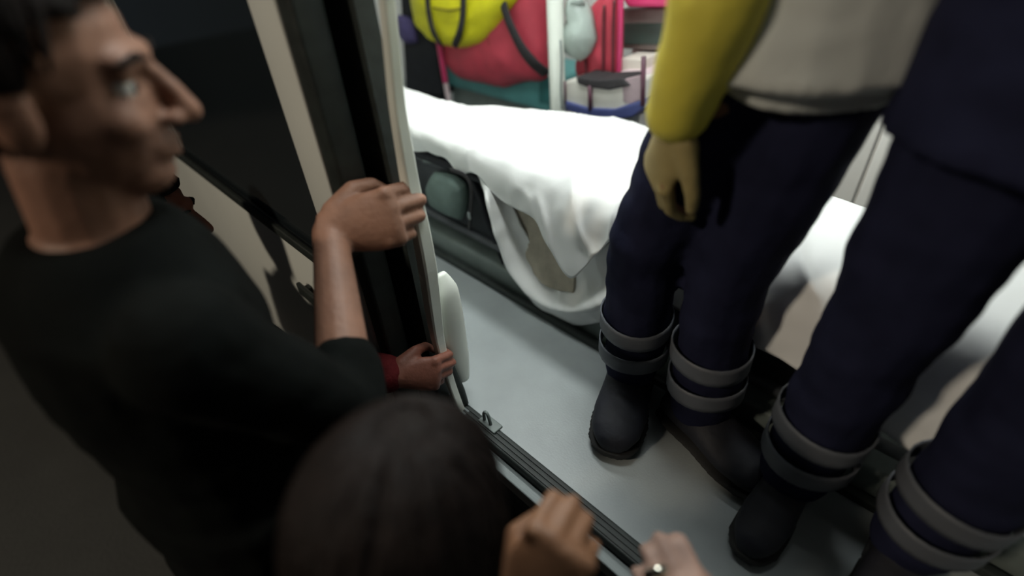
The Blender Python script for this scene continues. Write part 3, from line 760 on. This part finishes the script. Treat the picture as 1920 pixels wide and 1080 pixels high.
# ---- paramedic on the floor: navy trousers with two silver bands
S1 = 1.0
wP = at(1268, 232, y=.17)
J = dict(aR=(.205, .295, .092), kR=(.218, .268, .45), hR=(.325, .275, .82), aL=(.378, .300, .092), kL=(.368, .295, .45), hL=(.43, .32, .82),
         pel=(.39, .305, .86), neck=(.42, .30, 1.33), head=(.41, .265, 1.47), sR=(.31, .20, 1.27), sL=(.53, .41, 1.27),
         eR=at(1345, 0, y=.15), wR=wP, eL=(.56, .44, 1.0), wL=(.60, .40, .78))
p1, tr1, jk1, _ = person('person', 'paramedic in navy trousers with two silver bands beside the white sheet', J, (-.45, -.8, 0),
    dict(skin=M_skinC, trousers=M_navy, jacket=M_shirt, boot=M_boot, hair=M_hairb), group=None, voxel=.006, feet=dict(R=(.40, -.9, 0), L=(1, -.25, 0)), coat_len=.06, sleeve=(1, -1), bootsc=1.32, bootlen=1.15, thigh=.084)
bands(tr1, V(J['kR']), V(J['aR']), (.262, .185), .021, .0735, M_reflect, V((0, -1, 0)))
bands(tr1, V(J['kL']), V(J['aL']), (.262, .185), .021, .0735, M_reflect, V((0, -1, 0)))
# yellow high-visibility panel over the near sleeve / hip of the jacket
v = Vol(); v.limb([V(J['sR']), V(J['eR']), V(J['eR']).lerp(V(J['wR']), .85)], [.074, .056, .047])
yp = v.build('sleeve', M_hiv, p1, .008, 3, fold=.005); yp['label'] = 'bright yellow high-visibility sleeve'
fa = (wP - J['eR']).normalized()
for s_, wv, ev in (('R', V(J['wR']), V(J['eR'])), ('L', V(J['wL']), V(J['eL']))):
    v = Vol(); f0 = (wv - ev).normalized(); inn = V((.39, .305, wv.z)) - wv
    hand(v, wv, f0, -inn, 1.06, (22, 30, 22), 0, 'open', 1 if (-inn).cross(f0).dot(V((-.45, -.8, 0))) > 0 else -1)
    gl = v.build('glove', M_glove, p1, .005, 2); gl['label'] = 'khaki glove'

# ---- second paramedic further right
J = dict(aR=(.585, .275, .092), kR=(.60, .265, .45), hR=(.62, .27, .84), aL=(.775, .275, .092), kL=(.79, .27, .45), hL=(.80, .275, .84),
         pel=(.71, .272, .88), neck=(.72, .27, 1.36), head=(.72, .25, 1.50), sR=(.54, .26, 1.29), sL=(.90, .28, 1.29),
         eR=(.50, .30, 1.02), wR=(.56, .36, .80), eL=(.97, .29, 1.02), wL=(.96, .25, .78))
p2, tr2, jk2, _ = person('person', 'second uniformed figure in all navy standing at the far right', J, (0, -1, 0),
    dict(skin=M_skinC, trousers=M_navy, jacket=M_navy, boot=M_boot, hair=M_hairb), coat_len=.12)
bands(tr2, V(J['kR']), V(J['aR']), (.262, .185), .021, .0735, M_reflect, V((0, -1, 0)))
bands(tr2, V(J['kL']), V(J['aL']), (.262, .185), .021, .0735, M_reflect, V((0, -1, 0)))

# ---- bystander A: dark coat, bare forearm, grips the pole high
ga = at(760, 378, y=-.02)
wA = ga - RIGHT * .131 + TOCAM * .068 + V((0, 0, .0))
J = dict(aR=(.02, -.47, GZ + .08), kR=(.03, -.46, GZ + .46), hR=(.04, -.47, GZ + .88), aL=(-.20, -.47, GZ + .08), kL=(-.20, -.46, GZ + .46), hL=(-.14, -.47, GZ + .88),
         pel=(-.05, -.47, GZ + .92), neck=(-.06, -.45, .72), head=(-.05, -.42, .875), sR=(.09, -.44, .63), sL=(-.22, -.45, .64),
         eR=(.10, -.31, .40), wR=wA, eL=(-.30, -.42, .36), wL=(-.26, -.30, .16))
pA, _, _, _ = person('person', 'bystander in black coat gripping the white pole with upper bare hand', J, (.25, 1, 0),
    dict(skin=M_skinA, trousers=M_trs, jacket=M_coat, boot=M_shoe, hair=M_hair), sleeve=(1.0, .25), voxel=.0045, head_dir=(.45, 1, -.15), coat_len=.15, handsc=1.26,
    hands=dict(R=dict(f=RIGHT + V((0, 0, .10)), n=TOCAM - RIGHT * .15 + V((0, 0, .4)), curl=(36, 84, 66), thumb='wrap', mirror=1)))

# ---- bystander B: grips the pole low, maroon cuff
gb_ = at(824, 668, y=-.02)
wB = gb_ - RIGHT * .098 + TOCAM * .050 + V((0, 0, .020))
J = dict(aR=(-.66, -.42, GZ + .08), kR=(-.66, -.36, GZ + .36), hR=(-.68, -.40, GZ + .64), aL=(-.84, -.42, GZ + .08), kL=(-.84, -.38, GZ + .36), hL=(-.84, -.40, GZ + .64),
         pel=(-.76, -.40, GZ + .67), neck=(-.70, -.36, .32), head=(-.69, -.34, .45), sR=(-.54, -.33, .25), sL=(-.84, -.38, .25),
         eR=(-.35, -.26, .15), wR=wB, eL=(-.92, -.36, .02), wL=(-.88, -.28, -.14))
pB, _, jB, _ = person('person', 'bystander in dark coat with maroon cuff gripping the pole low down', J, (.4, 1, 0),
    dict(skin=M_skinB, trousers=M_trs, jacket=M_coat2, boot=M_shoe, hair=M_hairb), sc=.85, voxel=.0045, sleeve=(.9, .8), head_dir=(.6, 1, -.2), coat_len=.12,
    hands=dict(R=dict(f=RIGHT + V((0, 0, -.22)), n=TOCAM + V((0, 0, .35)) - RIGHT * .15, curl=(34, 80, 66), thumb='wrap', mirror=1)))
eR, wR = V(J['eR']), V(J['wR'])
v = Vol(); v.limb([eR.lerp(wR, .62), eR.lerp(wR, .92)], [.049, .042]); cf = v.build('cuff', M_maroon, pB, .006, 2, fold=.003); cf['label'] = 'maroon knitted cuff'

# ---- bystander C: dark brown hair seen from above, raised fist
wC = at(980, 1130, t=.56)
fC = (at(1048, 1030, t=.54) - wC).normalized()
hc = at(772, 992, t=.50)
J = dict(aR=(.46, -.42, GZ + .08), kR=(.46, -.40, GZ + .36), hR=(.45, -.43, GZ + .66), aL=(.28, -.42, GZ + .08), kL=(.28, -.40, GZ + .36), hL=(.29, -.43, GZ + .66),
         pel=(.37, -.43, GZ + .69), neck=(hc.x, hc.y - .03, hc.z - .13), head=hc, sR=(hc.x + .13, hc.y - .03, hc.z - .20), sL=(hc.x - .15, hc.y - .03, hc.z - .20),
         eR=(wC.x + .07, wC.y - .07, wC.z - .20), wR=wC, eL=(hc.x - .2, hc.y, hc.z - .40), wL=(hc.x - .12, hc.y + .1, hc.z - .52))
pC, _, _, _ = person('person', 'dark-haired bystander seen from above with raised tan fist, nearest the sill', J, (-.2, 1, 0),
    dict(skin=M_skinC, trousers=M_trs, jacket=M_coat2, boot=M_shoe, hair=M_hair), sc=.86, voxel=.0045, hair='long', head_dir=(-.35, 1, -.35), coat_len=.12,
    hands=dict(R=dict(f=fC, n=-(ROT @ V((.05, -.35, -1))), curl=(62, 80, 55), thumb='fist', mirror=1)))

# ---- bystander D: pale hand with metal ring at the bottom edge
wD = at(1300, 1208, t=.62)
fD = (at(1258, 1088, t=.60) - wD).normalized()
J = dict(aR=(1.22, -.60, GZ + .08), kR=(1.22, -.56, GZ + .46), hR=(1.21, -.58, GZ + .86), aL=(1.04, -.60, GZ + .08), kL=(1.04, -.56, GZ + .46), hL=(1.04, -.58, GZ + .86),
         pel=(1.125, -.58, GZ + .90), neck=(1.12, -.58, .70), head=(1.11, -.55, .85), sR=(1.28, -.58, .62), sL=(.95, -.57, .62),
         eL=(.78, -.42, .42), wL=wD, eR=(1.36, -.56, .34), wR=(1.32, -.44, .14))
pD, _, _, _ = person('person', 'bystander at the bottom edge with pale hand and shiny metal ring', J, (-.1, 1, 0),
    dict(skin=M_skinD, trousers=M_trs, jacket=M_olive, boot=M_shoe, hair=M_hair), voxel=.0055, sleeve=(.7, .95), coat_len=.12,
    hands=dict(L=dict(f=fD, n=-(ROT @ V((.1, -.35, -1))), curl=(50, 70, 50), thumb='fist', mirror=-1)))

# shiny metal ring on the hand of D
fD_, nD_, sD_ = fD.normalized(), None, None
nD_ = -(ROT @ V((.1, -.35, -1))); nD_ = (nD_ - fD_ * nD_.dot(fD_)).normalized(); sD_ = nD_.cross(fD_) * -1
kd = wD + fD_ * .084 - sD_ * .0105; dd = fD_ * math.cos(math.radians(50)) - nD_ * math.sin(math.radians(50)); bd = dd.cross(sD_)
c = kd + dd * .020
vs_, fs_ = [], []
ring = [c + (bd * math.cos(q) + sD_ * math.sin(q)) * .0128 for q in [2 * math.pi * k / 24 for k in range(25)]]
add_tube(vs_, fs_, ring, .0048, 8, flat=1.5, cap=False)
me = bpy.data.meshes.new('ring'); me.from_pydata(vs_, [], fs_); smooth(me); recalc(me)
rg = link('ring', me, M_metal, pD); rg['label'] = 'shiny metal ring'
